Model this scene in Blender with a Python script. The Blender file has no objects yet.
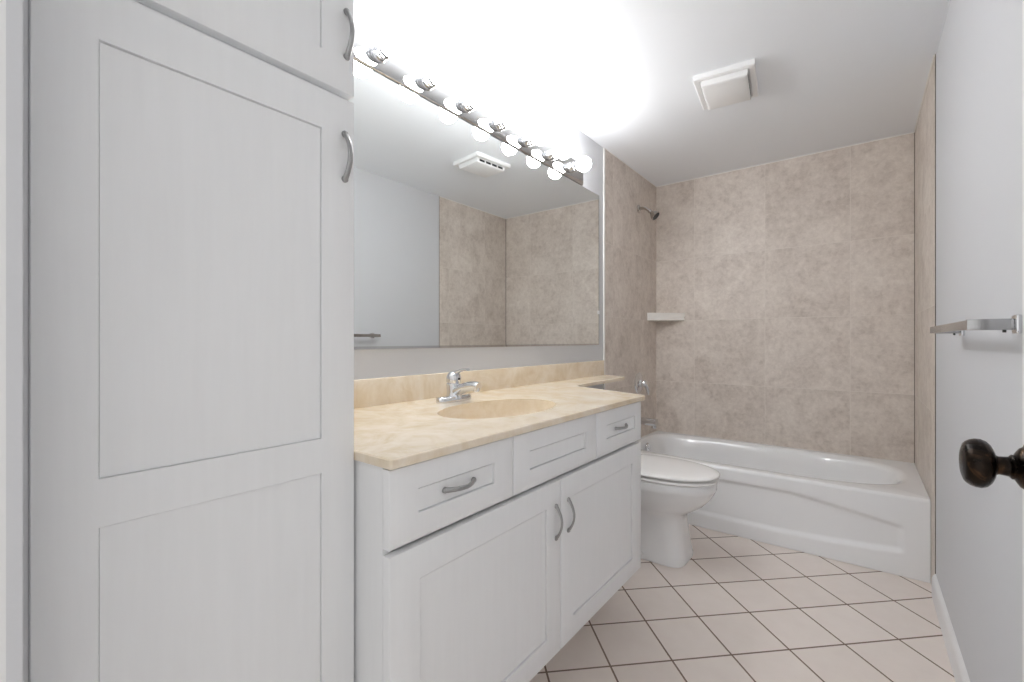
import bpy, bmesh, math
from mathutils import Vector, Matrix

SC = bpy.context.scene
COL = SC.collection
PI = math.pi

# ------------------------------------------------------------------ camera
CAM_H = 1.0816
cam = bpy.data.cameras.new('camera')
cam.sensor_width = 36.0
cam.lens = 36.0 * 448.156 / 1024.0
cam.shift_y = -0.95 / 1024.0
cam.clip_start = 0.02
cam_o = bpy.data.objects.new('camera', cam)
cam_o.location = (0, 0, CAM_H)
cam_o.rotation_euler = (PI / 2, 0, 0.6615)
COL.objects.link(cam_o)
SC.camera = cam_o

# ------------------------------------------------------------------ world (light of the hall behind the doorway)
world = bpy.data.worlds.new('world')
SC.world = world
world.use_nodes = True
world.node_tree.nodes['Background'].inputs[0].default_value = (1.0, 0.995, 0.99, 1)
world.node_tree.nodes['Background'].inputs[1].default_value = 1.0

BULB_STRENGTH = 48.0
BULB_COLOR = (0.99, 0.985, 0.985, 1)

SC.view_settings.view_transform = 'Standard'
SC.view_settings.look = 'None'
SC.view_settings.exposure = 0.0
SC.view_settings.gamma = 1.0
SC.view_settings.use_curve_mapping = False
SC.cycles.use_denoising = True
SC.cycles.max_bounces = 14
SC.cycles.diffuse_bounces = 8
SC.cycles.glossy_bounces = 6
SC.cycles.sample_clamp_indirect = 8.0

# ------------------------------------------------------------------ room numbers (metres)
XL, XR = -1.2747, 0.2492          # left (mirror) wall, right wall
YT, YF = 2.5867, 3.476            # where the tile starts, far wall
ZC = 2.2866                       # ceiling
YW = 0.04                         # bathroom face of the doorway wall


# ------------------------------------------------------------------ materials
def srgb(r, g, b):
    def f(c):
        c /= 255.0
        return c / 12.92 if c <= 0.04045 else ((c + 0.055) / 1.055) ** 2.4
    return (f(r), f(g), f(b), 1.0)


class NT:
    """small helper to write node trees"""
    def __init__(self, name):
        self.m = bpy.data.materials.new(name)
        self.m.use_nodes = True
        self.t = self.m.node_tree
        self.b = self.t.nodes['Principled BSDF']

    def n(self, kind, **kw):
        nd = self.t.nodes.new(kind)
        for k, v in kw.items():
            setattr(nd, k, v)
        return nd

    def link(self, a, b):
        self.t.links.new(a, b)

    def math(self, op, a, b=None, c=None):
        nd = self.n('ShaderNodeMath', operation=op)
        for i, v in enumerate((a, b, c)):
            if v is None:
                continue
            if isinstance(v, (int, float)):
                nd.inputs[i].default_value = v
            else:
                self.link(v, nd.inputs[i])
        return nd.outputs[0]

    def mix(self, fac, a, b):
        nd = self.n('ShaderNodeMix', data_type='RGBA')
        for i, v in ((0, fac), (6, a), (7, b)):
            if isinstance(v, (int, float)):
                nd.inputs[i].default_value = v
            elif isinstance(v, tuple):
                nd.inputs[i].default_value = v
            else:
                self.link(v, nd.inputs[i])
        return nd.outputs[2]

    def ramp(self, fac, stops):
        nd = self.n('ShaderNodeValToRGB')
        el = nd.color_ramp.elements
        while len(el) < len(stops):
            el.new(0.5)
        for e, (p, c) in zip(el, stops):
            e.position = p
            e.color = c
        self.link(fac, nd.inputs[0])
        return nd.outputs[0]

    def noise(self, scale, detail=4, rough=0.55, vec=None, dist=0.0):
        nd = self.n('ShaderNodeTexNoise')
        nd.inputs['Scale'].default_value = scale
        nd.inputs['Detail'].default_value = detail
        nd.inputs['Roughness'].default_value = rough
        nd.inputs['Distortion'].default_value = dist
        if vec is not None:
            self.link(vec, nd.inputs['Vector'])
        return nd.outputs['Fac']

    def pos(self):
        return self.n('ShaderNodeNewGeometry').outputs['Position']

    def bump(self, h, strength, dist=0.01):
        nd = self.n('ShaderNodeBump')
        nd.inputs['Strength'].default_value = strength
        nd.inputs['Distance'].default_value = dist
        self.link(h, nd.inputs['Height'])
        self.link(nd.outputs[0], self.b.inputs['Normal'])

    def set(self, **kw):
        for k, v in kw.items():
            s = self.b.inputs[k.replace('_', ' ')]
            if isinstance(v, (int, float, tuple)):
                s.default_value = v
            else:
                self.link(v, s)
        return self


def paint(name, col, rough=0.6, var=0.03, scale=9.0, bump=0.0):
    k = NT(name)
    f = k.noise(scale, 5, 0.6, k.pos())
    dark = tuple(c * (1 - var) for c in col[:3]) + (1,)
    lite = tuple(min(1, c * (1 + var)) for c in col[:3]) + (1,)
    k.set(Base_Color=k.mix(f, dark, lite), Roughness=rough)
    if bump:
        k.bump(k.noise(160, 3, 0.5, k.pos()), bump, 0.002)
    return k.m


def metal(name, col, rough, var=0.0):
    k = NT(name)
    k.set(Metallic=1.0)
    f = k.noise(60, 3, 0.5, k.pos())
    k.set(Base_Color=k.mix(f, tuple(c * (1 - var) for c in col[:3]) + (1,), col))
    k.set(Roughness=k.math('MULTIPLY_ADD', f, rough * 0.4, rough * 0.8))
    return k.m


def cabinet_paint():
    # white paint with a faint upright grain showing through
    k = NT('white_cabinet_paint')
    mp = k.n('ShaderNodeMapping')
    mp.inputs['Scale'].default_value = (22, 22, 1.6)
    k.link(k.pos(), mp.inputs['Vector'])
    f = k.noise(3.0, 6, 0.6, mp.outputs[0])
    k.set(Base_Color=k.mix(f, srgb(234, 235, 236), srgb(241, 242, 243)), Roughness=0.42)
    k.bump(f, 0.04, 0.002)
    return k.m


def wall_tile(name, axis, p0, size, z0, zs):
    """large stone-look tile; grout lines at p0 + n*size across and z0 + n*zs up"""
    k = NT(name)
    sep = k.n('ShaderNodeSeparateXYZ')
    k.link(k.pos(), sep.inputs[0])
    h = sep.outputs[axis]
    z = sep.outputs[2]
    hu = k.math('DIVIDE', k.math('SUBTRACT', h, p0), size)
    zu = k.math('DIVIDE', k.math('SUBTRACT', z, z0), zs)

    def edge(u, w):
        d = k.math('ABSOLUTE', k.math('SUBTRACT', k.math('FRACT', u), 0.5))   # .5 on a line
        return k.math('GREATER_THAN', d, 0.5 - w)
    g = k.math('MAXIMUM', edge(hu, 0.0032), k.math('MULTIPLY', edge(zu, 0.0032), k.math('LESS_THAN', z, 2.0)))
    cell = k.n('ShaderNodeCombineXYZ')
    k.link(k.math('FLOOR', hu), cell.inputs[0])
    k.link(k.math('FLOOR', k.math('MINIMUM', zu, 2.5)), cell.inputs[1])
    wn = k.n('ShaderNodeTexWhiteNoise', noise_dimensions='3D')
    k.link(cell.outputs[0], wn.inputs['Vector'])
    off = k.n('ShaderNodeVectorMath', operation='MULTIPLY_ADD')
    k.link(wn.outputs['Color'], off.inputs[0])
    off.inputs[1].default_value = (9, 9, 9)
    k.link(k.pos(), off.inputs[2])
    v = off.outputs[0]
    big = k.noise(5.0, 5, 0.6, v, 0.6)
    fine = k.noise(42.0, 6, 0.72, v, 0.4)
    mid = k.noise(17.0, 4, 0.6, v)
    mixv = k.math('ADD', k.math('MULTIPLY', big, 0.36), k.math('ADD', k.math('MULTIPLY', fine, 0.40), k.math('MULTIPLY', mid, 0.24)))
    c = k.ramp(mixv, [(0.36, srgb(188, 176, 166)), (0.48, srgb(211, 201, 192)),
                      (0.56, srgb(222, 213, 204)), (0.68, srgb(235, 228, 220))])
    tint = k.mix(wn.outputs['Value'], (0.95, 0.94, 0.93, 1), (1.03, 1.03, 1.03, 1))
    mul = k.n('ShaderNodeMix', data_type='RGBA', blend_type='MULTIPLY')
    mul.inputs[0].default_value = 1.0
    k.link(c, mul.inputs[6])
    k.link(tint, mul.inputs[7])
    k.set(Base_Color=k.mix(g, mul.outputs[2], srgb(222, 214, 205)), Roughness=0.48)
    k.bump(k.math('SUBTRACT', k.math('MULTIPLY', fine, 0.25), g), 0.12, 0.002)
    return k.m


def floor_tile():
    k = NT('diagonal_floor_tile')
    sep = k.n('ShaderNodeSeparateXYZ')
    k.link(k.pos(), sep.inputs[0])
    x = k.math('ADD', sep.outputs[0], 0.6553)
    y = k.math('SUBTRACT', sep.outputs[1], 1.9838)
    D = 0.1526 * 2
    u = k.math('DIVIDE', k.math('ADD', x, y), D)
    v = k.math('DIVIDE', k.math('SUBTRACT', x, y), D)

    def dist(a):
        return k.math('ABSOLUTE', k.math('SUBTRACT', k.math('FRACT', a), 0.5))
    d = k.math('MAXIMUM', dist(u), dist(v))
    g = k.math('GREATER_THAN', d, 0.5 - 0.0150)
    cell = k.n('ShaderNodeCombineXYZ')
    k.link(k.math('FLOOR', u), cell.inputs[0])
    k.link(k.math('FLOOR', v), cell.inputs[1])
    wn = k.n('ShaderNodeTexWhiteNoise', noise_dimensions='3D')
    k.link(cell.outputs[0], wn.inputs['Vector'])
    f = k.noise(14, 5, 0.6, k.pos())
    c = k.mix(f, srgb(231, 220, 212), srgb(241, 232, 225))
    mul = k.n('ShaderNodeMix', data_type='RGBA', blend_type='MULTIPLY')
    mul.inputs[0].default_value = 1.0
    k.link(c, mul.inputs[6])
    k.link(k.mix(wn.outputs['Value'], (0.95, 0.945, 0.94, 1), (1, 1, 1, 1)), mul.inputs[7])
    gc = k.mix(k.noise(6, 3, 0.5, k.pos()), srgb(112, 94, 82), srgb(146, 126, 110))
    k.set(Base_Color=k.mix(g, mul.outputs[2], gc))
    k.set(Roughness=k.math('MULTIPLY_ADD', g, 0.5, 0.34))
    k.bump(k.math('MULTIPLY_ADD', g, -1.0, k.math('MULTIPLY', f, 0.1)), 0.3, 0.002)
    return k.m


def cultured_marble():
    k = NT('cream_cultured_marble')
    p = k.pos()
    big = k.noise(4.5, 6, 0.62, p, 2.4)
    fine = k.noise(16, 5, 0.6, p, 1.2)
    f = k.math('ADD', k.math('MULTIPLY', big, 0.7), k.math('MULTIPLY', fine, 0.3))
    c = k.ramp(f, [(0.34, srgb(221, 202, 172)), (0.47, srgb(230, 215, 191)),
                   (0.56, srgb(236, 223, 203)), (0.68, srgb(240, 231, 216))])
    k.set(Base_Color=c, Roughness=0.22, Coat_Weight=0.3, Coat_Roughness=0.08)
    return k.m


def ceramic(name, col, rough=0.1):
    k = NT(name)
    f = k.noise(3, 2, 0.5, k.pos())
    k.set(Base_Color=k.mix(f, tuple(c * 0.98 for c in col[:3]) + (1,), col), Roughness=rough,
          Coat_Weight=0.4, Coat_Roughness=0.05)
    return k.m


def bulb_mat():
    k = NT('lit_bulb_glass')
    k.set(Base_Color=(1, 1, 1, 1), Emission_Color=BULB_COLOR, Emission_Strength=BULB_STRENGTH, Roughness=0.3)
    return k.m


def bronze_mat():
    k = NT('oil_rubbed_bronze')
    f = k.noise(38, 5, 0.6, k.pos(), 0.8)
    k.set(Metallic=0.85, Base_Color=k.ramp(f, [(0.38, srgb(20, 17, 15)), (0.56, srgb(42, 33, 26)), (0.74, srgb(104, 76, 52))]),
          Roughness=k.math('MULTIPLY_ADD', f, 0.3, 0.14))
    return k.m


M = {
    'wall': paint('cool_white_wall_paint', srgb(207, 208, 211), 0.7, 0.012, 3.0, 0.06),
    'ceil': paint('white_ceiling_paint', srgb(238, 241, 245), 0.8, 0.012, 3.0, 0.08),
    'trim': paint('white_trim_paint', srgb(232, 232, 232), 0.4, 0.015),
    'caulk': paint('white_caulk', srgb(240, 239, 236), 0.5, 0.01),
    'cab': cabinet_paint(),
    'tile_far': wall_tile('stone_tile_far', 0, -0.5167, 0.4645, 0.765, 0.465),
    'tile_side': wall_tile('stone_tile_side', 1, 3.16, 0.4645, 0.765, 0.465),
    'floor': floor_tile(),
    'marble': cultured_marble(),
    'tub': ceramic('white_tub_enamel', srgb(241, 242, 243), 0.13),
    'toilet': ceramic('white_toilet_china', srgb(241, 242, 243), 0.09),
    'seat': ceramic('white_seat_plastic', srgb(246, 246, 245), 0.2),
    'dish': ceramic('soap_dish_glaze', srgb(243, 240, 235), 0.12),
    'chrome': metal('polished_chrome', (0.76, 0.77, 0.79, 1), 0.07),
    'chrome_bar': metal('bright_light_bar_metal', (0.62, 0.62, 0.62, 1), 0.03),
    'nickel': metal('brushed_nickel', (0.42, 0.42, 0.42, 1), 0.30, 0.15),
    'steel': metal('satin_towel_bar_steel', (0.52, 0.52, 0.52, 1), 0.24, 0.08),
    'warm_nickel': metal('warm_brushed_nickel', (0.56, 0.53, 0.50, 1), 0.22, 0.1),
    'bulb': bulb_mat(),
    'bronze': bronze_mat(),
    'plastic': paint('white_fan_plastic', srgb(236, 236, 236), 0.45, 0.01),
    'dark': paint('dark_slot', srgb(26, 26, 27), 0.8),
    'grout': paint('dark_grout', srgb(104, 96, 88), 0.8),
    'rubber': paint('dark_grey_rubber', srgb(70, 70, 70), 0.6),
}
mm = NT('silvered_mirror_glass')
mm.set(Metallic=1.0, Base_Color=(0.90, 0.925, 0.92, 1), Roughness=0.0)
mm.set(Base_Color=mm.mix(mm.noise(2, 1, 0.5, mm.pos()), (0.895, 0.92, 0.915, 1), (0.905, 0.93, 0.925, 1)))
M['mirror'] = mm.m


# ------------------------------------------------------------------ object helpers
ORG = {}


def build(name, bm, mat, parent=None, smooth=40, origin=None, kind=None):
    """vertices are given in world space; the origin goes to the base centre of the shape"""
    bmesh.ops.recalc_face_normals(bm, faces=bm.faces[:])
    me = bpy.data.meshes.new(name)
    xs = [v.co.x for v in bm.verts]
    ys = [v.co.y for v in bm.verts]
    zs = [v.co.z for v in bm.verts]
    if origin is None:
        origin = Vector(((min(xs) + max(xs)) / 2, (min(ys) + max(ys)) / 2, min(zs)))
    origin = Vector(origin)
    bmesh.ops.translate(bm, verts=bm.verts[:], vec=-origin)
    bm.to_mesh(me)
    bm.free()
    me.materials.append(mat)
    for p in me.polygons:
        p.use_smooth = True
    me.set_sharp_from_angle(angle=math.radians(smooth))
    o = bpy.data.objects.new(name, me)
    COL.objects.link(o)
    base = Vector((0, 0, 0))
    if parent is not None:
        o.parent = parent
        base = ORG[parent.name]
    o.location = origin - base
    ORG[o.name] = origin
    if kind:
        o['kind'] = kind
    return o


def thing(name, label, cat, loc, group=None):
    o = bpy.data.objects.new(name, None)
    o.empty_display_size = 0.1
    o.location = loc
    COL.objects.link(o)
    ORG[o.name] = Vector(loc)
    tag(o, label, cat, group)
    return o


def tag(o, label, cat, group=None):
    o['label'] = label
    o['category'] = cat
    if group:
        o['group'] = group


def add_box(bm, x0, x1, y0, y1, z0, z1, bev=0.0, seg=2):
    vs = [bm.verts.new((x, y, z)) for x in (x0, x1) for y in (y0, y1) for z in (z0, z1)]
    fs = [(0, 1, 3, 2), (4, 6, 7, 5), (0, 4, 5, 1), (2, 3, 7, 6), (0, 2, 6, 4), (1, 5, 7, 3)]
    faces = [bm.faces.new([vs[i] for i in f]) for f in fs]
    if bev > 0:
        es = list({e for f in faces for e in f.edges})
        bmesh.ops.bevel(bm, geom=es, offset=bev, segments=seg, profile=0.5, affect='EDGES')
    return bm


def box(*a, **k):
    return add_box(bmesh.new(), *a, **k)


def add_loft(bm, loops, cap0=True, cap1=True, closed=True):
    rows = [[bm.verts.new(p) for p in lp] for lp in loops]
    n = len(rows[0])
    for a, b in zip(rows, rows[1:]):
        for i in range(n if closed else n - 1):
            j = (i + 1) % n
            bm.faces.new((a[i], a[j], b[j], b[i]))
    if cap0:
        bm.faces.new(list(reversed(rows[0])))
    if cap1:
        bm.faces.new(rows[-1])
    return rows


def add_lathe(bm, prof, origin, axis, n=32, cap0=True, cap1=True):
    """prof = [(distance along axis, radius)]"""
    ax = Vector(axis).normalized()
    up = Vector((0, 0, 1)) if abs(ax.z) < 0.9 else Vector((1, 0, 0))
    e1 = ax.cross(up).normalized()
    e2 = ax.cross(e1).normalized()
    o = Vector(origin)
    loops = []
    for d, r in prof:
        loops.append([o + ax * d + (e1 * math.cos(2 * PI * i / n) + e2 * math.sin(2 * PI * i / n)) * max(r, 1e-4) for i in range(n)])
    add_loft(bm, loops, cap0, cap1)


def catmull(pts, m=8):
    out = []
    P = [Vector(p) for p in pts]
    P = [P[0] * 2 - P[1]] + P + [P[-1] * 2 - P[-2]]
    for i in range(1, len(P) - 2):
        for s in range(m):
            t = s / m
            a, b, c, d = P[i - 1], P[i], P[i + 1], P[i + 2]
            out.append(0.5 * (2 * b + (c - a) * t + (2 * a - 5 * b + 4 * c - d) * t * t + (3 * b - a - 3 * c + d) * t ** 3))
    out.append(P[-2])
    return out


def add_tube(bm, pts, radii, n=16, side=None, flat=None):
    """sweep of an ellipse along pts; radii = half sizes (side, other) per point or numbers"""
    P = [Vector(p) for p in pts]
    loops = []
    for i, p in enumerate(P):
        t = (P[min(i + 1, len(P) - 1)] - P[max(i - 1, 0)]).normalized()
        s = Vector(side) if side is not None else (Vector((0, 0, 1)) if abs(t.z) < 0.95 else Vector((0, 1, 0)))
        e1 = (s - t * s.dot(t)).normalized()
        e2 = t.cross(e1).normalized()
        r = radii[i] if isinstance(radii, list) else radii
        r1, r2 = r if isinstance(r, tuple) else (r, r)
        loops.append([p + e1 * r1 * math.cos(2 * PI * k / n) + e2 * r2 * math.sin(2 * PI * k / n) for k in range(n)])
    add_loft(bm, loops)


def shaker(x_back, x_front, y0, y1, z0, z1, panels, depth=0.0042, slope=0.0002, bev=0.0018, groove=0.0026, gw=0.0010):
    """a door or drawer front facing +x with square recessed panels [(y0, y1, z0, z1)]"""
    bm = bmesh.new()
    ys = sorted({y0, y1} | {p for q in panels for p in q[:2]})
    zs = sorted({z0, z1} | {p for q in panels for p in q[2:]})
    for i in range(len(ys) - 1):
        for j in range(len(zs) - 1):
            a, b, c, d = ys[i], ys[i + 1], zs[j], zs[j + 1]
            ym, zm = (a + b) / 2, (c + d) / 2
            q = [(a, c), (b, c), (b, d), (a, d)]
            outer = [bm.verts.new((x_front, y, z)) for y, z in q]
            if any(p[0] < ym < p[1] and p[2] < zm < p[3] for p in panels):
                prev = outer
                # step down into a fine groove, then back up to the flat panel
                for off, dp in ((slope, depth + groove), (slope + gw, depth + groove), (slope + gw + 0.0004, depth)):
                    qi = [(a + off, c + off), (b - off, c + off), (b - off, d - off), (a + off, d - off)]
                    inner = [bm.verts.new((x_front - dp, y, z)) for y, z in qi]
                    for m_ in range(4):
                        bm.faces.new((prev[m_], prev[(m_ + 1) % 4], inner[(m_ + 1) % 4], inner[m_]))
                    prev = inner
                bm.faces.new(prev)
            else:
                bm.faces.new(outer)
    bmesh.ops.remove_doubles(bm, verts=bm.verts[:], dist=1e-5)
    # sides and back
    border = [e for e in bm.edges if len(e.link_faces) == 1]
    r = bmesh.ops.extrude_edge_only(bm, edges=border)
    nv = [g for g in r['geom'] if isinstance(g, bmesh.types.BMVert)]
    for v in nv:
        v.co.x = x_back
    be = [e for e in bm.edges if len(e.link_faces) == 1]
    bmesh.ops.holes_fill(bm, edges=be)
    if bev:
        bmesh.ops.recalc_face_normals(bm, faces=bm.faces[:])

        def on_rim(v):
            return abs(v.co.x - x_front) < 1e-6 and (min(abs(v.co.y - y0), abs(v.co.y - y1)) < 1e-6 or min(abs(v.co.z - z0), abs(v.co.z - z1)) < 1e-6)
        es = []
        for e in bm.edges:
            a, b = e.verts
            if on_rim(a) and on_rim(b):
                for k_, lim in ((1, (y0, y1)), (2, (z0, z1))):
                    for L in lim:
                        if abs(a.co[k_] - L) < 1e-6 and abs(b.co[k_] - L) < 1e-6:
                            es.append(e)
        bmesh.ops.bevel(bm, geom=list(set(es)), offset=bev, segments=2, profile=0.5, affect='EDGES')
    return bm


def bow_handle(x, y, z, vertical, length=0.088, rise=0.021):
    """arched pull with flared feet on a face looking at +x"""
    bm = bmesh.new()
    pts, rad = [], []
    N = 28
    for i in range(N + 1):
        t = i / N
        s = (t - 0.5) * length
        h = rise * math.sin(PI * t) ** 0.62 * (0.82 + 0.18 * math.sin(PI * t))
        e = abs(2 * t - 1) ** 3
        pts.append((x + h - 0.001, y, z + s) if vertical else (x + h - 0.001, y + s, z))
        rad.append((0.0052 + 0.0006 * e, 0.0030 + 0.0014 * e))
    add_tube(bm, pts, rad, 14, side=(0, 1, 0) if vertical else (0, 0, 1))
    for s in (-1, 1):
        c = s * length * 0.487
        o = (x, y, z + c) if vertical else (x, y + c, z)
        add_lathe(bm, [(-0.0005, 0.0066), (0.003, 0.0064), (0.005, 0.0050), (0.006, 0.003)], o, (1, 0, 0), 18)
    return bm


# ------------------------------------------------------------------ the setting
def structure(name, bm, mat, parent=None, smooth=40):
    return build(name, bm, mat, parent, smooth, kind='structure' if parent is None else None)


structure('floor', box(XL - 0.1, XR + 0.1, -1.2, YF + 0.1, -0.06, 0.0), M['floor'])
structure('ceiling', box(XL - 0.1, XR + 0.1, -0.08, YF + 0.1, ZC, ZC + 0.08), M['ceil'])
wl = structure('wall_left', box(XL - 0.1, XL, YW, YF + 0.1, 0.0, ZC), M['wall'])
wr = structure('wall_right', box(XR, XR + 0.1, YW, YF + 0.1, 0.0, ZC), M['wall'])
wb = structure('wall_back', box(XL, XR, YF + 0.006, YF + 0.1, 0.0, ZC), M['wall'])
XJ0, XJ1, ZH = -0.63, 0.215, 2.06            # doorway
bm = bmesh.new()
add_box(bm, XL, XJ0 - 0.02, -0.08, YW + 0.0105, 0, ZC)
add_box(bm, XJ0 - 0.02, XJ0, YW, YW + 0.0105, 0, ZH)
add_box(bm, XJ1 + 0.02, XR, -0.08, YW, 0, ZC)
add_box(bm, XJ0 - 0.02, XJ1 + 0.02, -0.08, YW, ZH + 0.02, ZC)
structure('wall_front', bm, M['wall'])
# stone-look tile skins around the tub, each a skin on its wall
T = 0.006
TR_ = 0.003
structure('tile_surround', box(XL, XL + T, YT - 0.006, YF, 0.0, ZC), M['tile_side'], wl)
structure('tile_surround', box(XR - TR_, XR, YT, YF, 0.0, ZC), M['tile_side'], wr)
structure('tile_surround', box(XL, XR, YF, YF + 0.006, 0.0, ZC), M['tile_far'], wb)
# white edge bead where the tile meets the painted wall, caulk lines round the top and in the corners
structure('trim_1', box(XL, XL + 0.0085, YT - 0.024, YT - 0.006, 0.0, ZC, bev=0.003), M['caulk'])
bm = bmesh.new()
add_box(bm, XL + T, XR - TR_, YF - 0.005, YF, ZC - 0.006, ZC, bev=0.0015)
add_box(bm, XL + T, XL + T + 0.004, YT, YF - 0.005, ZC - 0.005, ZC, bev=0.0012)
add_box(bm, XR - TR_ - 0.005, XR - TR_, YT, YF - 0.005, ZC - 0.006, ZC, bev=0.0015)
structure('trim_2', bm, M['caulk'])
structure('trim_3', box(XR - 0.0028, XR, YT - 0.002, YT, 0.097, ZC, bev=0.0006), M['grout'])
structure('trim_4', box(XR - TR_ - 0.003, XR - TR_, YF - 0.003, YF, 0.372, ZC - 0.006), M['grout'])


def board(y0, y1):
    # baseboard profile swept along the right wall
    prof = [(0, 0), (-0.013, 0), (-0.013, 0.070), (-0.0115, 0.080), (-0.008, 0.088), (-0.004, 0.094), (0, 0.096)]
    bm_ = bmesh.new()
    add_loft(bm_, [[(XR + a, y, b) for a, b in prof] for y in (y0, y1)])
    return bm_


structure('baseboard_right', board(YW, YT), M['trim'])
# door frame: jambs with a stop, and casing on the bathroom side
bm = bmesh.new()
add_box(bm, XJ0 - 0.02, XJ0, -0.08, YW, 0, ZH)
add_box(bm, XJ1, XJ1 + 0.02, -0.08, YW, 0, ZH)
add_box(bm, XJ0 - 0.02, XJ1 + 0.02, -0.08, YW, ZH, ZH + 0.02)
structure('trim_5', bm, M['trim'])
bm = bmesh.new()
add_box(bm, XJ0, XJ1 + 0.005, YW, YW + 0.0105, ZH + 0.005, ZH + 0.065, bev=0.002)
structure('trim_6', bm, M['trim'])

# the open door standing along the right wall
DX0, DX1, DY0, DY1 = 0.166, 0.201, 0.060, 0.8705
door = build('door_1', box(DX0, DX1, DY0, DY1, 0.012, 2.035, bev=0.002), M['trim'], kind='structure')
KY, KZ = 0.810, 0.926


def knob(dirx, x0):
    b = bmesh.new()
    prof = [(0, 0.033), (0.004, 0.0335), (0.007, 0.031), (0.009, 0.026), (0.013, 0.0235), (0.0165, 0.018), (0.018, 0.0145),
            (0.020, 0.0150), (0.0215, 0.0135), (0.0225, 0.0120), (0.0315, 0.0110), (0.034, 0.0125), (0.0353, 0.0180),
            (0.0380, 0.0240), (0.0420, 0.0285), (0.0470, 0.0305), (0.0520, 0.0303), (0.0565, 0.0288), (0.0600, 0.0262),
            (0.0620, 0.0240), (0.0630, 0.0212), (0.0647, 0.0150), (0.0655, 0.008), (0.0657, 0.001)]
    # the flat rose, the collar and shank, and the ball as one turned piece
    add_lathe(b, prof, (x0, KY, KZ), (dirx, 0, 0), 48)
    return b


kn = build('door_knob', knob(-1, DX0), M['bronze'], door)
kn['label'] = 'dark bronze round door knob'
build('latch_plate', box(DX0 + 0.005, DX1 - 0.005, DY1, DY1 + 0.0012, KZ - 0.03, KZ + 0.03), M['bronze'], door)
bm = bmesh.new()
for hz in (0.25, 1.05, 1.85):
    add_lathe(bm, [(0, 0.006), (0.09, 0.006)], (DX1 + 0.004, DY0 - 0.004, hz), (0, 0, 1), 14)
build('hinge', bm, M['bronze'], door)

# ------------------------------------------------------------------ tall linen cabinet
LX, LY0, LY1 = -0.778, 0.0685, 0.4995
lc = thing('linen_cabinet', 'tall white linen cabinet with two recessed-panel doors left of the vanity', 'cabinet', ((XL + LX) / 2, (LY0 + LY1) / 2, 0))
bm = bmesh.new()
add_box(bm, XL + 0.002, LX - 0.0195, LY0 + 0.001, LY1, 0.09, ZC - 0.004, bev=0.001)
build('carcass', bm, M['cab'], lc)
build('filler_strip', box(XL + 0.002, LX - 0.012, YW + 0.0115, LY0 - 0.0005, 0.0, ZC - 0.004), M['cab'], lc)
build('toe_kick', box(XL + 0.002, LX - 0.075, LY0 + 0.002, LY1, 0.0, 0.09), M['cab'], lc)
dl = build('door', shaker(LX - 0.019, LX, LY0, LY1, 0.10, 1.5420, [(0.1290, 0.4335, 0.17, 0.8385), (0.1290, 0.4335, 0.9010, 1.4710)]), M['cab'], lc)
build('handle', bow_handle(LX, 0.479, 1.4315, True), M['nickel'], dl)
du = build('door', shaker(LX - 0.019, LX, LY0, LY1, 1.5540, ZC - 0.02, [(0.1290, 0.4335, 1.6165, ZC - 0.085)]), M['cab'], lc)
build('handle', bow_handle(LX, 0.483, 1.667, True), M['nickel'], du)

# ------------------------------------------------------------------ vanity
VX = -0.6742                       # face of doors and drawers
VB = 0.200                         # underside of the body
VY0, VY1 = 0.5045, 1.6815
vn = thing('vanity_cabinet', 'long white vanity cabinet with three drawer fronts and two doors under the counter', 'vanity cabinet', ((XL + VX) / 2, (VY0 + VY1) / 2, 0))
bm = bmesh.new()
xb = VX - 0.0240
# open-topped carcass: sides, bottom, back, face frame
add_box(bm, XL + 0.002, xb, VY0 + 0.003, VY0 + 0.021, VB, 0.845)
add_box(bm, XL + 0.002, xb, VY1 - 0.021, VY1 - 0.003, VB, 0.845)
add_box(bm, XL + 0.002, xb, VY0 + 0.021, VY1 - 0.021, VB, VB + 0.018)
add_box(bm, XL + 0.002, XL + 0.010, VY0 + 0.021, VY1 - 0.021, VB + 0.018, 0.845)
add_box(bm, xb - 0.032, xb - 0.014, VY0 + 0.021, VY1 - 0.021, 0.672, 0.712)
add_box(bm, xb - 0.018, xb, VY0 + 0.021, VY1 - 0.021, 0.822, 0.845)
add_box(bm, xb - 0.026, xb - 0.008, 1.072, 1.112, VB + 0.018, 0.672)
add_box(bm, xb - 0.018, xb, 0.850, 0.895, 0.712, 0.822)
add_box(bm, xb - 0.018, xb, 1.292, 1.336, 0.712, 0.822)
build('carcass', bm, M['cab'], vn)
build('toe_kick', box(XL + 0.012, VX - 0.28, VY0 + 0.03, VY1 - 0.03, 0.0, VB), M['cab'], vn)
ZD0, ZD1 = 0.6975, 0.8440
d1 = build('drawer', shaker(VX - 0.0190, VX, VY0, 0.8685, ZD0, ZD1, [(0.572, 0.7995, 0.7475, 0.7955)], depth=0.0036, groove=0.0050, gw=0.0024), M['cab'], vn)
build('handle', bow_handle(VX, 0.684, 0.7735, False), M['nickel'], d1)
d2 = build('drawer_front', shaker(VX - 0.0190, VX, 0.8740, 1.3110, ZD0, ZD1, [(0.9415, 1.2405, 0.7455, 0.7955)], depth=0.0036, groove=0.0050, gw=0.0024), M['cab'], vn)
d3 = build('drawer', shaker(VX - 0.0190, VX, 1.3165, VY1, ZD0, ZD1, [(1.3850, 1.6235, 0.7475, 0.7955)], depth=0.0036, groove=0.0050, gw=0.0024), M['cab'], vn)
build('handle', bow_handle(VX, 1.496, 0.7735, False), M['nickel'], d3)
v1 = build('door', shaker(VX - 0.0190, VX, VY0, 1.0905, VB, 0.6850, [(0.5760, 1.0215, 0.262, 0.6205)], depth=0.0036, groove=0.0060, gw=0.0028), M['cab'], vn)
build('handle', bow_handle(VX, 1.066, 0.5715, True, 0.092), M['nickel'], v1)
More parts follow.
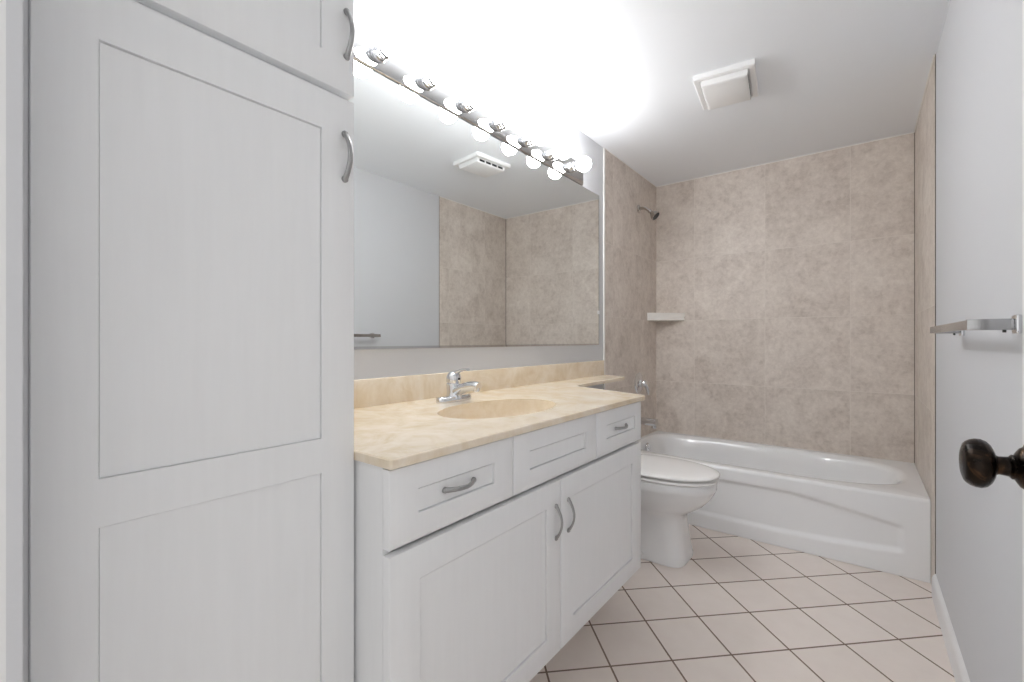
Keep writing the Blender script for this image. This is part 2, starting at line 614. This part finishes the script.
v2 = build('door', shaker(VX - 0.0190, VX, 1.0945, VY1, VB, 0.6850, [(1.1640, 1.6000, 0.262, 0.6205)], depth=0.0036, groove=0.0060, gw=0.0028), M['cab'], vn)
build('handle', bow_handle(VX, 1.133, 0.5715, True, 0.092), M['nickel'], v2)

# ------------------------------------------------------------------ countertop with integral basin
CT, CB = 0.866, 0.848
CX = -0.6655
ct = thing('countertop', 'cream marbled countertop with moulded oval basin and narrow shelf running over the toilet', 'countertop', ((XL + CX) / 2, 1.1, CB))
BX, BY, BA, BBY = -0.910, 1.110, 0.148, 0.236          # basin ellipse
SHX = -1.085                                            # front of the narrow shelf
outline = [(XL + 0.0015, 0.5010), (CX - 0.004, 0.5010), (CX, 0.5050), (CX, 1.700), (CX - 0.006, 1.709)]
# right end sweeps back to the shelf with a small inside curve
outline += [(-0.76, 1.742), (-0.88, 1.786), (-0.985, 1.822), (-1.035, 1.843), (-1.060, 1.868), (-1.073, 1.91), (-1.080, 1.97), (SHX, 2.06)]
outline += [(SHX - 0.004, 2.30), (SHX - 0.010, 2.480), (SHX - 0.016, 2.500), (SHX - 0.03, 2.507), (XL + 0.0015, 2.5600)]
bm = bmesh.new()
NB = 72


def basin_loop(sa, sb, z, dx=0.0):
    return [(BX + dx + sa * math.cos(2 * PI * i / NB), BY + sb * math.sin(2 * PI * i / NB), z) for i in range(NB)]


ch = 0.0025
inset = []
n = len(outline)
for i in range(n):
    p0, p1, p2 = Vector(outline[i - 1]), Vector(outline[i]), Vector(outline[(i + 1) % n])
    e1, e2 = (p1 - p0).normalized(), (p2 - p1).normalized()
    n1, n2 = Vector((-e1.y, e1.x)), Vector((-e2.y, e2.x))
    m_ = (n1 + n2).normalized()
    inset.append(p1 + m_ * ch / max(0.5, m_.dot(n1)))
rows = add_loft(bm, [[(x, y, CB) for x, y in outline], [(x, y, CT - ch) for x, y in outline], [(p.x, p.y, CT) for p in inset]], True, False)
rim = [bm.verts.new(p) for p in basin_loop(BA, BBY, CT)]
es = []
for ring in (rows[-1], rim):
    for i in range(len(ring)):
        e = bm.edges.get((ring[i], ring[(i + 1) % len(ring)])) or bm.edges.new((ring[i], ring[(i + 1) % len(ring)]))
        es.append(e)
bmesh.ops.triangle_fill(bm, edges=es, use_beauty=True)
inside = [f for f in bm.faces if all(((v.co.x - BX) / BA) ** 2 + ((v.co.y - BY) / BBY) ** 2 < 1.001 for v in f.verts) and f.calc_center_median().z > CT - 1e-4]
bmesh.ops.delete(bm, geom=inside, context='FACES_ONLY')
under = [f for f in bm.faces if len(f.verts) > 12 and f.calc_center_median().z < CB + 1e-4]
bmesh.ops.delete(bm, geom=under, context='FACES_ONLY')
low = [bm.verts.new(p) for p in basin_loop(BA * 1.03, BBY * 1.03, CB)]
for i in range(NB):
    bm.faces.new((rim[i], rim[(i + 1) % NB], low[(i + 1) % NB], low[i]))
es = []
for ring in (rows[0], low):
    for i in range(len(ring)):
        es.append(bm.edges.get((ring[i], ring[(i + 1) % len(ring)])))
bmesh.ops.triangle_fill(bm, edges=es, use_beauty=True)
inside = [f for f in bm.faces if all(abs(v.co.z - CB) < 1e-5 and ((v.co.x - BX) / BA) ** 2 + ((v.co.y - BY) / BBY) ** 2 < 1.07 for v in f.verts)]
bmesh.ops.delete(bm, geom=inside, context='FACES_ONLY')
top = build('slab', bm, M['marble'], ct, smooth=25)
bm = bmesh.new()
loops = []
for t in [0, 0.03, 0.07, 0.14, 0.25, 0.38, 0.52, 0.66, 0.78, 0.88, 0.95]:
    k = 1 - 0.12 * t - 0.72 * max(0, t - 0.15) ** 2 / 0.72
    depth = 0.135 * (1 - (1 - t) ** 2.1)
    loops.append(basin_loop(BA * (k if t else 1), BBY * (k if t else 1), CT - depth - (0.0 if t else 0.0), -0.012 * t))
loops.append(basin_loop(0.022, 0.022, CT - 0.138, -0.014))
add_loft(bm, loops, False, True)
bas = build('basin', bm, M['marble'], ct, smooth=60)
bm = bmesh.new()
add_lathe(bm, [(0, 0.021), (0.003, 0.021), (0.004, 0.016), (0.002, 0.012), (0.003, 0.010), (0.0045, 0.002)], (BX - 0.014, BY, CT - 0.1375), (0, 0, 1), 24)
build('drain', bm, M['chrome'], bas)
bm = bmesh.new()
add_box(bm, XL + 0.0015, XL + 0.021, 0.5015, 2.5450, CT - 0.001, 0.956, bev=0.003)
build('backsplash', bm, M['marble'], ct)

# ------------------------------------------------------------------ faucet
FX, FY = -1.132, 1.122
fc = thing('bathroom_faucet', 'chrome single-lever faucet behind the oval basin', 'faucet', (FX, FY, CT))
bm = bmesh.new()
loops = []
for s, z in ((1.0, 0.0008), (1.0, 0.010), (0.97, 0.014), (0.88, 0.018), (0.6, 0.0205)):
    lp = []
    for i in range(48):
        t = 2 * PI * i / 48
        c, sn = math.cos(t), math.sin(t)
        lp.append((FX + 0.027 * s * abs(c) ** 0.8 * (1 if c > 0 else -1), FY + (0.078 - 0.027 * (1 - s)) * abs(sn) ** 0.62 * (1 if sn > 0 else -1), CT + z))
    loops.append(lp)
add_loft(bm, loops)
build('base_plate', bm, M['chrome'], fc, smooth=50)
bm = bmesh.new()
loops = []
for z, r, dx in ((0.012, 0.032, 0.0), (0.022, 0.027, 0), (0.034, 0.0258, -0.001), (0.052, 0.0255, -0.003), (0.060, 0.0255, -0.004), (0.064, 0.0245, -0.004), (0.066, 0.020, -0.004)):
    loops.append([(FX + dx + r * math.cos(2 * PI * i / 32), FY + r * math.sin(2 * PI * i / 32), CT + z) for i in range(32)])
add_loft(bm, loops)
build('body', bm, M['chrome'], fc, smooth=60)
bm = bmesh.new()
sp = catmull([(FX + 0.004, FY, CT + 0.032), (FX + 0.035, FY, CT + 0.045), (FX + 0.070, FY, CT + 0.056), (FX + 0.100, FY, CT + 0.060), (FX + 0.117, FY, CT + 0.058)], 6)
rr = [(0.019 - 0.005 * i / (len(sp) - 1), 0.022 - 0.007 * i / (len(sp) - 1)) for i in range(len(sp))]
add_tube(bm, sp, rr, 20)
spo = build('spout', bm, M['chrome'], fc, smooth=60)
bm = bmesh.new()
add_lathe(bm, [(0, 0.0115), (0.011, 0.0115), (0.012, 0.009)], (FX + 0.106, FY, CT + 0.053), (0, 0, -1), 20)
build('aerator', bm, M['chrome'], spo)
bm = bmesh.new()
hx = FX - 0.004
add_lathe(bm, [(0, 0.0258), (0.006, 0.0268), (0.018, 0.0258), (0.029, 0.0215), (0.036, 0.014), (0.039, 0.004)], (hx, FY, CT + 0.0675), (0.16, 0, 1), 28)
lv = catmull([(hx + 0.000, FY, CT + 0.094), (hx + 0.022, FY, CT + 0.104), (hx + 0.045, FY, CT + 0.111), (hx + 0.070, FY, CT + 0.114)], 5)
add_tube(bm, lv, [(0.0085 - 0.0040 * i / (len(lv) - 1), 0.0125 - 0.002 * i / (len(lv) - 1)) for i in range(len(lv))], 16)
hd = build('lever_handle', bm, M['chrome'], fc, smooth=60)
bm = bmesh.new()
add_lathe(bm, [(0, 0.004), (0.001, 0.004), (0.0015, 0.002)], (hx + 0.0285, FY, CT + 0.080), (1, 0, -0.1), 14)
build('indicator', bm, M['dark'], hd)
bm = bmesh.new()
add_lathe(bm, [(0, 0.0025), (0.040, 0.0025), (0.041, 0.005), (0.048, 0.005), (0.049, 0.003)], (FX - 0.024, FY, CT + 0.010), (0, 0, 1), 12)
build('lift_rod', bm, M['chrome'], fc)

# ------------------------------------------------------------------ wall mirror
MZ0, MZ1, MY0, MY1 = 1.0557, 1.9690, 0.5005, 2.4950
mi = thing('wall_mirror', 'wide frameless wall mirror above the vanity counter', 'mirror', (XL, (MY0 + MY1) / 2, MZ0))
build('mirror_glass', box(XL + 0.0005, XL + 0.006, MY0, MY1, MZ0, MZ1), M['mirror'], mi)
bm = bmesh.new()
add_box(bm, XL + 0.0005, XL + 0.009, MY0, MY1, MZ0 - 0.004, MZ0)
add_box(bm, XL + 0.006, XL + 0.009, MY0, MY1, MZ0, MZ0 + 0.005)
build('bottom_channel', bm, M['chrome_bar'], mi)
build('edge_seal', box(XL + 0.0003, XL + 0.0058, MY1, MY1 + 0.004, MZ0, MZ1), M['rubber'], mi)
bm = bmesh.new()
add_box(bm, XL + 0.0005, XL + 0.010, MY1 - 0.010, MY1 + 0.010, 1.24, 1.262, bev=0.002)
build('clip', bm, M['plastic'], mi)

# ------------------------------------------------------------------ vanity light bar
LBZ0, LBZ1 = 1.9725, 2.0930
LBY0, LBY1 = 0.585, 2.285
lb = thing('vanity_light_bar', 'long chrome vanity light bar with eight round lit bulbs above the mirror', 'light fixture', (XL, (LBY0 + LBY1) / 2, LBZ0))
prof = [(0.0005, LBZ0), (0.010, LBZ0), (0.013, LBZ0 + 0.002), (0.0145, LBZ0 + 0.006), (0.0145, LBZ1 - 0.006), (0.013, LBZ1 - 0.002), (0.010, LBZ1), (0.0005, LBZ1)]
bm = bmesh.new()
add_loft(bm, [[(XL + a, y, b) for a, b in prof] for y in (LBY0, LBY1)])
build('back_plate', bm, M['chrome_bar'], lb, smooth=35)
SZ = 2.030
sock_me = bulb_me = None
for i in range(8):
    y = 0.693 + 0.2072 * i
    x0 = XL + 0.0145
    if sock_me is None:
        bm = bmesh.new()
        add_lathe(bm, [(-0.001, 0.0290), (0.004, 0.0290), (0.006, 0.0262), (0.014, 0.0255), (0.015, 0.0272), (0.019, 0.0272), (0.020, 0.0252),
                       (0.026, 0.0252), (0.027, 0.0268), (0.031, 0.0268), (0.032, 0.0245), (0.044, 0.0240), (0.045, 0.0200)], (x0, y, SZ), (1, 0, 0), 28)
        s = build('socket', bm, M['chrome'], lb, smooth=30)
        sock_me = s.data
        bm = bmesh.new()
        cx, R = 0.083, 0.0395
        pr = [(0.040, 0.0175), (0.047, 0.018)]
        for q in range(1, 22):
            t = q / 22 * PI
            d = cx - R * math.cos(t)
            if d > 0.0485:
                pr.append((d, R * math.sin(t)))
        pr.append((cx + R, 0.0005))
        add_lathe(bm, pr, (x0, y, SZ), (1, 0, 0), 28)
        b = build('light_bulb', bm, M['bulb'], s, smooth=80)
        bulb_me = b.data
        s0, b0 = s, b
    else:
        s = s0.copy()
        COL.objects.link(s)
        s.parent = lb
        s.location = s0.location + Vector((0, 0.2072 * i, 0))
        b = b0.copy()
        COL.objects.link(b)
        b.parent = s
        b.location = b0.location

# ------------------------------------------------------------------ ceiling exhaust fan
fx0, fx1, fy0, fy1 = -0.624, -0.374, 2.135, 2.437
ef = thing('ceiling_exhaust_fan', 'white square exhaust fan cover on the ceiling', 'exhaust fan', ((fx0 + fx1) / 2, (fy0 + fy1) / 2, ZC - 0.05))


def rect(ins, z):
    return [(fx0 + ins, fy0 + ins, z), (fx1 - ins, fy0 + ins, z), (fx1 - ins, fy1 - ins, z), (fx0 + ins, fy1 - ins, z)]


bm = bmesh.new()
add_loft(bm, [rect(0.0, ZC), rect(0.0, ZC - 0.020), rect(0.004, ZC - 0.024), rect(0.022, ZC - 0.024), rect(0.026, ZC - 0.018)])
build('cover_plate', bm, M['plastic'], ef, smooth=25)
bm = bmesh.new()
add_loft(bm, [rect(0.030, ZC - 0.018), rect(0.030, ZC - 0.042), rect(0.034, ZC - 0.046), rect(0.046, ZC - 0.050)])
tray = build('grille', bm, M['plastic'], ef, smooth=25)
for xs in (fx0 + 0.0295, fx1 - 0.0305):
    for q in range(4):
        y = fy0 + 0.045 + q * 0.055
        build('louvre_slot', box(xs, xs + 0.001, y, y + 0.044, ZC - 0.040, ZC - 0.026), M['dark'], tray)
ef.rotation_euler.z = math.radians(6.5)

# ------------------------------------------------------------------ bathtub
TY, TZ = 2.712, 0.370
TX0, TX1, TY1 = XL + T + 0.001, XR - TR_ - 0.002, YF - 0.001
tb = thing('bathtub', 'white alcove bathtub with a recessed panel on its apron', 'bathtub', ((TX0 + TX1) / 2, (TY + TY1) / 2, 0))
NT_ = 160
bcx, bcy = -0.35, 3.100


def rect_loop(x0, x1, y0, y1, z, r):
    """rounded rectangle met by rays from the basin centre so that it matches the basin loops"""
    out = []
    for i in range(NT_):
        t = 2 * PI * i / NT_
        c, s = math.cos(t), math.sin(t)
        ax = (x1 - bcx) if c > 0 else (bcx - x0)
        ay = (y1 - bcy) if s > 0 else (bcy - y0)
        # direction in normalised square
        u, v = c, s
        k = 1 / max(abs(u), abs(v))
        out.append((bcx + u * k * ax, bcy + v * k * ay, z))
    return out


def basin(ar, al, b0, b1, nr, nl, z):
    out = []
    for i in range(NT_):
        t = 2 * PI * i / NT_
        c, s = math.cos(t), math.sin(t)
        a, nn = (ar, nr) if c > 0 else (al, nl)
        b = b1 if s > 0 else b0
        k = (abs(c) ** nn + abs(s) ** nn) ** (-1 / nn)
        out.append((bcx + c * k * a, bcy + s * k * b, z))
    return out


bm = bmesh.new()
r_ = 0.016
L = [rect_loop(TX0, TX1, TY, TY1, 0.30, 0), rect_loop(TX0, TX1, TY, TY1, TZ - r_, 0)]
for q in range(1, 6):
    t = q / 5 * PI / 2
    L.append(rect_loop(TX0, TX1 , TY + r_ * (1 - math.cos(t)), TY1, TZ - r_ + r_ * math.sin(t), 0))
L += [basin(0.545, 0.893, 0.325, 0.345, 2.8, 6.5, TZ),
      basin(0.530, 0.885, 0.312, 0.332, 2.7, 6, TZ - 0.002),
      basin(0.515, 0.877, 0.300, 0.320, 2.6, 5.5, TZ - 0.010),
      basin(0.500, 0.870, 0.292, 0.311, 2.5, 5, TZ - 0.026),
      basin(0.470, 0.858, 0.284, 0.302, 2.5, 5, TZ - 0.080),
      basin(0.400, 0.825, 0.268, 0.284, 2.5, 4.5, TZ - 0.180),
      basin(0.330, 0.775, 0.250, 0.262, 2.5, 4, TZ - 0.250),
      basin(0.270, 0.740, 0.220, 0.230, 2.5, 4, TZ - 0.285),
      basin(0.150, 0.600, 0.150, 0.160, 2.5, 3, TZ - 0.297)]
add_loft(bm, L, False, True)
shell = build('tub_shell', bm, M['tub'], tb, smooth=50)


def apron_depth(x, z):
    """recess with rounded corners: tall on the left, shallow at its right end"""
    def sm(a, b, v):
        t = min(1, max(0, (v - a) / (b - a)))
        return t * t * (3 - 2 * t)
    top = 0.306 - 0.072 * max(0, min(1, (x + 0.30) / 0.46)) ** 1.15 if x > -0.30 else 0.306
    bot = 0.076 + 0.032 * max(0, min(1, (x + 0.35) / 0.50)) ** 1.5
    # left mirror image of the right end
    if x < -0.70:
        top = 0.306 - 0.072 * max(0, min(1, (-0.70 - x) / 0.46)) ** 1.15
    mask = sm(0, 0.026, top - z) * sm(-0.004, 0.022, z - bot) * sm(0, 0.026, 0.160 - x) * sm(0, 0.026, x + 1.19)
    return 0.013 * mask


bm = bmesh.new()
NX, NZ = 170, 56
zb, zt = 0.0015, TZ - r_
grid = [[bm.verts.new((TX0 + (TX1 - TX0) * i / NX, TY + apron_depth(TX0 + (TX1 - TX0) * i / NX, zb + (zt - zb) * j / NZ) - 0.0004, zb + (zt - zb) * j / NZ)) for j in range(NZ + 1)] for i in range(NX + 1)]
for i in range(NX):
    for j in range(NZ):
        bm.faces.new((grid[i][j], grid[i + 1][j], grid[i + 1][j + 1], grid[i][j + 1]))
border = [e for e in bm.edges if len(e.link_faces) == 1]
r = bmesh.ops.extrude_edge_only(bm, edges=border)
for v in r['geom']:
    if isinstance(v, bmesh.types.BMVert):
        v.co.y = TY + 0.03
bmesh.ops.holes_fill(bm, edges=[e for e in bm.edges if len(e.link_faces) == 1])
build('apron', bm, M['tub'], tb, smooth=50)
bm = bmesh.new()
add_lathe(bm, [(0, 0.036), (0.004, 0.036), (0.008, 0.033), (0.010, 0.026), (0.009, 0.012), (0.013, 0.010), (0.014, 0.002)], (-1.202, 3.12, 0.312), (1, 0, 0.12), 32)
build('overflow_plate', bm, M['chrome'], tb, smooth=40)
bm = bmesh.new()
add_lathe(bm, [(0, 0.030), (0.003, 0.030), (0.005, 0.02), (0.003, 0.012)], (-0.98, 3.10, TZ - 0.296), (0, 0, 1), 24)
build('drain', bm, M['chrome'], tb)

# ------------------------------------------------------------------ shower fittings on the left tile wall
WX = XL + T
SY = 3.12
st = thing('tub_spout', 'chrome tub spout low on the left tile wall', 'tub spout', (WX, SY, 0.49))
bm = bmesh.new()
pp = catmull([(WX, SY, 0.500), (WX + 0.05, SY, 0.500), (WX + 0.10, SY, 0.498), (WX + 0.132, SY, 0.495)], 5)
add_tube(bm, pp, [(0.025 + 0.004 * i / (len(pp) - 1), 0.024 + 0.003 * i / (len(pp) - 1)) for i in range(len(pp))], 24)
add_lathe(bm, [(0, 0.017), (0.022, 0.019), (0.030, 0.0185)], (WX + 0.112, SY, 0.488), (0, 0, -1), 20)
build('spout_body', bm, M['chrome'], st, smooth=50)
bm = bmesh.new()
add_lathe(bm, [(-0.0005, 0.030), (0.004, 0.030), (0.008, 0.026)], (WX, SY, 0.500), (1, 0, 0), 28)
build('wall_flange', bm, M['chrome'], st)

sv = thing('shower_valve', 'chrome shower valve with round plate and lever above the tub spout', 'shower valve', (WX, SY, 0.77))
bm = bmesh.new()
add_lathe(bm, [(-0.0005, 0.076), (0.003, 0.076), (0.007, 0.072), (0.012, 0.050), (0.018, 0.032), (0.030, 0.026), (0.032, 0.020)], (WX, SY, 0.770), (1, 0, 0), 40)
build('escutcheon', bm, M['chrome'], sv, smooth=40)
bm = bmesh.new()
add_lathe(bm, [(0.030, 0.024), (0.050, 0.023), (0.058, 0.018), (0.061, 0.006)], (WX, SY, 0.770), (1, 0, 0), 28)
lp = catmull([(WX + 0.048, SY, 0.768), (WX + 0.058, SY + 0.002, 0.748), (WX + 0.066, SY + 0.004, 0.722), (WX + 0.068, SY + 0.005, 0.692)], 5)
add_tube(bm, lp, [(0.012 - 0.003 * i / (len(lp) - 1), 0.015 - 0.005 * i / (len(lp) - 1)) for i in range(len(lp))], 16, side=(0, 1, 0))
build('lever', bm, M['chrome'], sv, smooth=50)

sh = thing('shower', 'small chrome shower head on a bent arm high on the left tile wall', 'shower head', (WX, SY, 2.03))
bm = bmesh.new()
add_lathe(bm, [(-0.0005, 0.030), (0.003, 0.030), (0.008, 0.024), (0.012, 0.014)], (WX, SY, 2.028), (1, 0, 0), 28)
build('wall_flange', bm, M['warm_nickel'], sh)
bm = bmesh.new()
ap = catmull([(WX, SY, 2.028), (WX + 0.03, SY, 2.030), (WX + 0.055, SY, 2.022), (WX + 0.085, SY, 1.996)], 6)
add_tube(bm, ap, 0.0105, 14)
build('shower_arm', bm, M['warm_nickel'], sh, smooth=50)
bm = bmesh.new()
dv = Vector((0.72, 0.0, -0.69)).normalized()
add_lathe(bm, [(-0.004, 0.013), (0.008, 0.014), (0.014, 0.012), (0.018, 0.015), (0.030, 0.022), (0.044, 0.030), (0.056, 0.034), (0.062, 0.034), (0.064, 0.031)],
          (WX + 0.082, SY, 1.999), dv, 28)
hd_ = build('spray_head', bm, M['warm_nickel'], sh, smooth=40)
bm = bmesh.new()
add_lathe(bm, [(0.0635, 0.030), (0.0655, 0.029), (0.066, 0.01)], (WX + 0.082, SY, 1.999), dv, 28)
build('spray_face', bm, M['rubber'], hd_)

# ------------------------------------------------------------------ corner soap dish
sd = thing('corner_soap_shelf', 'glazed white ceramic soap shelf in the far left tile corner', 'soap dish', (WX, YF, 1.235))
bm = bmesh.new()
A_, B_ = Vector((WX, 3.285)), Vector((-1.050, YF))


def dish_loop(k, z, corner=0.0):
    """triangle with cut front, inset by k from its front"""
    nrm = Vector((B_.y - A_.y, -(B_.x - A_.x))).normalized()
    a = A_ - nrm * k
    b = B_ - nrm * k
    pts = []
    for q in range(13):
        t = q / 12
        p = a.lerp(b, t) + nrm * 0.012 * math.sin(PI * t)
        pts.append((max(p.x, WX + 0.0002 + corner), min(p.y, YF - 0.0002 - corner), z))
    pts.append((WX + 0.0002 + corner, YF - 0.0002 - corner, z))
    return pts


add_loft(bm, [dish_loop(0.030, 1.226), dish_loop(0.010, 1.228), dish_loop(0.002, 1.233), dish_loop(0.002, 1.240), dish_loop(0.008, 1.244), dish_loop(0.009, 1.249), dish_loop(0.004, 1.256), dish_loop(0.001, 1.264), dish_loop(0.0, 1.284),
              dish_loop(0.003, 1.287), dish_loop(0.012, 1.287, 0.010), dish_loop(0.018, 1.279, 0.016), dish_loop(0.030, 1.276, 0.022)])
o = build('tray', bm, M['dish'], sd, smooth=40)

# ------------------------------------------------------------------ toilet
TYC = 2.270
to = thing('toilet', 'white elongated toilet with closed lid between the vanity and the tub', 'toilet', (-0.9, TYC, 0))
NE = 64


def egg(xf, xbk, hw, z, n=2.2, xc=None, nb=None):
    xc = xc if xc is not None else xf - (xf - xbk) * 0.55
    out = []
    for i in range(NE):
        t = 2 * PI * i / NE
        c, s = math.cos(t), math.sin(t)
        nn = n if c > 0 else (nb or n)
        a = (xf - xc) if c > 0 else (xc - xbk)
        k = (abs(c) ** nn + abs(s) ** nn) ** (-1 / nn)
        out.append((xc + c * k * a, TYC + s * k * hw, z))
    return out


bm = bmesh.new()
add_loft(bm, [egg(-0.664, -1.10, 0.129, 0.001, 4.2, -0.80, 4), egg(-0.664, -1.10, 0.129, 0.016, 4.2, -0.80, 4),
              egg(-0.668, -1.10, 0.126, 0.028, 4.2, -0.80, 4), egg(-0.679, -1.10, 0.122, 0.10, 4.0, -0.82, 4),
              egg(-0.687, -1.11, 0.120, 0.190, 3.6, -0.83, 4), egg(-0.684, -1.12, 0.122, 0.222, 3.0, -0.83, 4),
              egg(-0.668, -1.13, 0.129, 0.238, 2.6, -0.83, 4), egg(-0.635, -1.14, 0.146, 0.256, 2.35, -0.83, 4),
              egg(-0.595, -1.15, 0.165, 0.284, 2.2, -0.82, 4), egg(-0.566, -1.16, 0.178, 0.318, 2.15, -0.82, 4),
              egg(-0.550, -1.17, 0.184, 0.346, 2.15, -0.82, 4), egg(-0.544, -1.17, 0.1875, 0.358, 2.15, -0.82, 4), egg(-0.540, -1.17, 0.189, 0.366, 2.15, -0.82, 4),
              egg(-0.540, -1.17, 0.189, 0.398, 2.15, -0.82, 4), egg(-0.546, -1.17, 0.184, 0.404, 2.15, -0.82, 4)])
build('bowl', bm, M['toilet'], to, smooth=60)


def slab(z0, z1, xf, xbk, hw, dome=0.0):
    b = bmesh.new()
    h = z1 - z0
    lp = [egg(xf - 0.006, xbk, hw - 0.006, z0, 2.15, -0.82, 3), egg(xf - 0.001, xbk, hw - 0.001, z0 + h * 0.2, 2.15, -0.82, 3), egg(xf, xbk, hw, z0 + h * 0.5, 2.15, -0.82, 3),
          egg(xf - 0.002, xbk, hw - 0.002, z0 + h * 0.8, 2.15, -0.82, 3), egg(xf - 0.008, xbk, hw - 0.008, z1, 2.15, -0.82, 3)]
    if dome:
        lp += [egg(xf - 0.03, xbk + 0.02, hw - 0.03, z1 + dome * 0.5, 2.15, -0.82, 3), egg(xf - 0.08, xbk + 0.07, hw - 0.08, z1 + dome * 0.85, 2.15, -0.82, 3),
               egg(xf - 0.16, xbk + 0.11, hw - 0.14, z1 + dome, 2.15, -0.82, 3)]
    add_loft(b, lp)
    return b


build('seat', slab(0.4055, 0.4195, -0.532, -1.02, 0.192), M['seat'], to, smooth=60)
build('lid', slab(0.4280, 0.4425, -0.527, -1.035, 0.193, 0.006), M['seat'], to, smooth=60)
for q in (-1, 1):
    build('seat_hinge', box(-1.045, -1.005, TYC + q * 0.075 - 0.02, TYC + q * 0.075 + 0.02, 0.404, 0.4285, bev=0.005), M['seat'], to)
    bm = bmesh.new()
    add_lathe(bm, [(0, 0.0075), (0.0098, 0.0075)], (-0.60, TYC + q * 0.085, 0.4190), (0, 0, 1), 12)
    build('lid_bumper', bm, M['seat'], to)
bm = bmesh.new()
add_box(bm, XL + 0.015, -1.065, TYC - 0.215, TYC + 0.215, 0.404, 0.735, bev=0.018, seg=4)
tk = build('tank', bm, M['toilet'], to, smooth=50)
build('tank_lid', box(XL + 0.010, -1.058, TYC - 0.222, TYC + 0.222, 0.735, 0.772, bev=0.010, seg=3), M['toilet'], to, smooth=50)
bm = bmesh.new()
add_lathe(bm, [(-0.001, 0.013), (0.008, 0.012), (0.016, 0.010)], (-1.065, TYC - 0.16, 0.68), (1, 0, 0), 18)
add_tube(bm, [(-1.051, TYC - 0.165, 0.681), (-1.048, TYC - 0.12, 0.678), (-1.048, TYC - 0.08, 0.672)], [(0.007, 0.005), (0.006, 0.004), (0.007, 0.004)], 12)
build('flush_lever', bm, M['chrome'], tk)
for q in (-1, 1):
    bm = bmesh.new()
    add_lathe(bm, [(0, 0.013), (0.010, 0.012), (0.016, 0.007), (0.017, 0.001)], (-0.86, TYC + q * 0.1255, 0.020), (0, 0, 1), 16)
    build('bolt_cap', bm, M['seat'], to)

# ------------------------------------------------------------------ towel bar on the right wall
tw = thing('towel_bar', 'flat chrome towel bar on the right wall', 'towel bar', (XR, 1.63, 1.113))
BXF = 0.1745
BYN, BYF = 1.312, 1.954
build('bar', box(BXF, BXF + 0.009, BYN + 0.001, BYF, 1.1030, 1.1232, bev=0.0012), M['steel'], tw)
for y in (BYN, BYF - 0.030):
    bm = bmesh.new()
    add_box(bm, BXF - 0.0015 if y == BYN else BXF + 0.009, XR - 0.009, y - 0.0005, y + 0.011, 1.1018, 1.1245, bev=0.0014)
    p = build('post', bm, M['steel'], tw)
    build('wall_plate', box(XR - 0.009, XR, y - 0.012, y + 0.024, 1.094, 1.132, bev=0.003), M['chrome'], p)
    bm = bmesh.new()
    add_lathe(bm, [(0, 0.0028), (0.005, 0.0028)], (XR - 0.022, y + 0.005, 1.1018), (0, 0, -1), 10)
    build('set_screw', bm, M['rubber'], p)
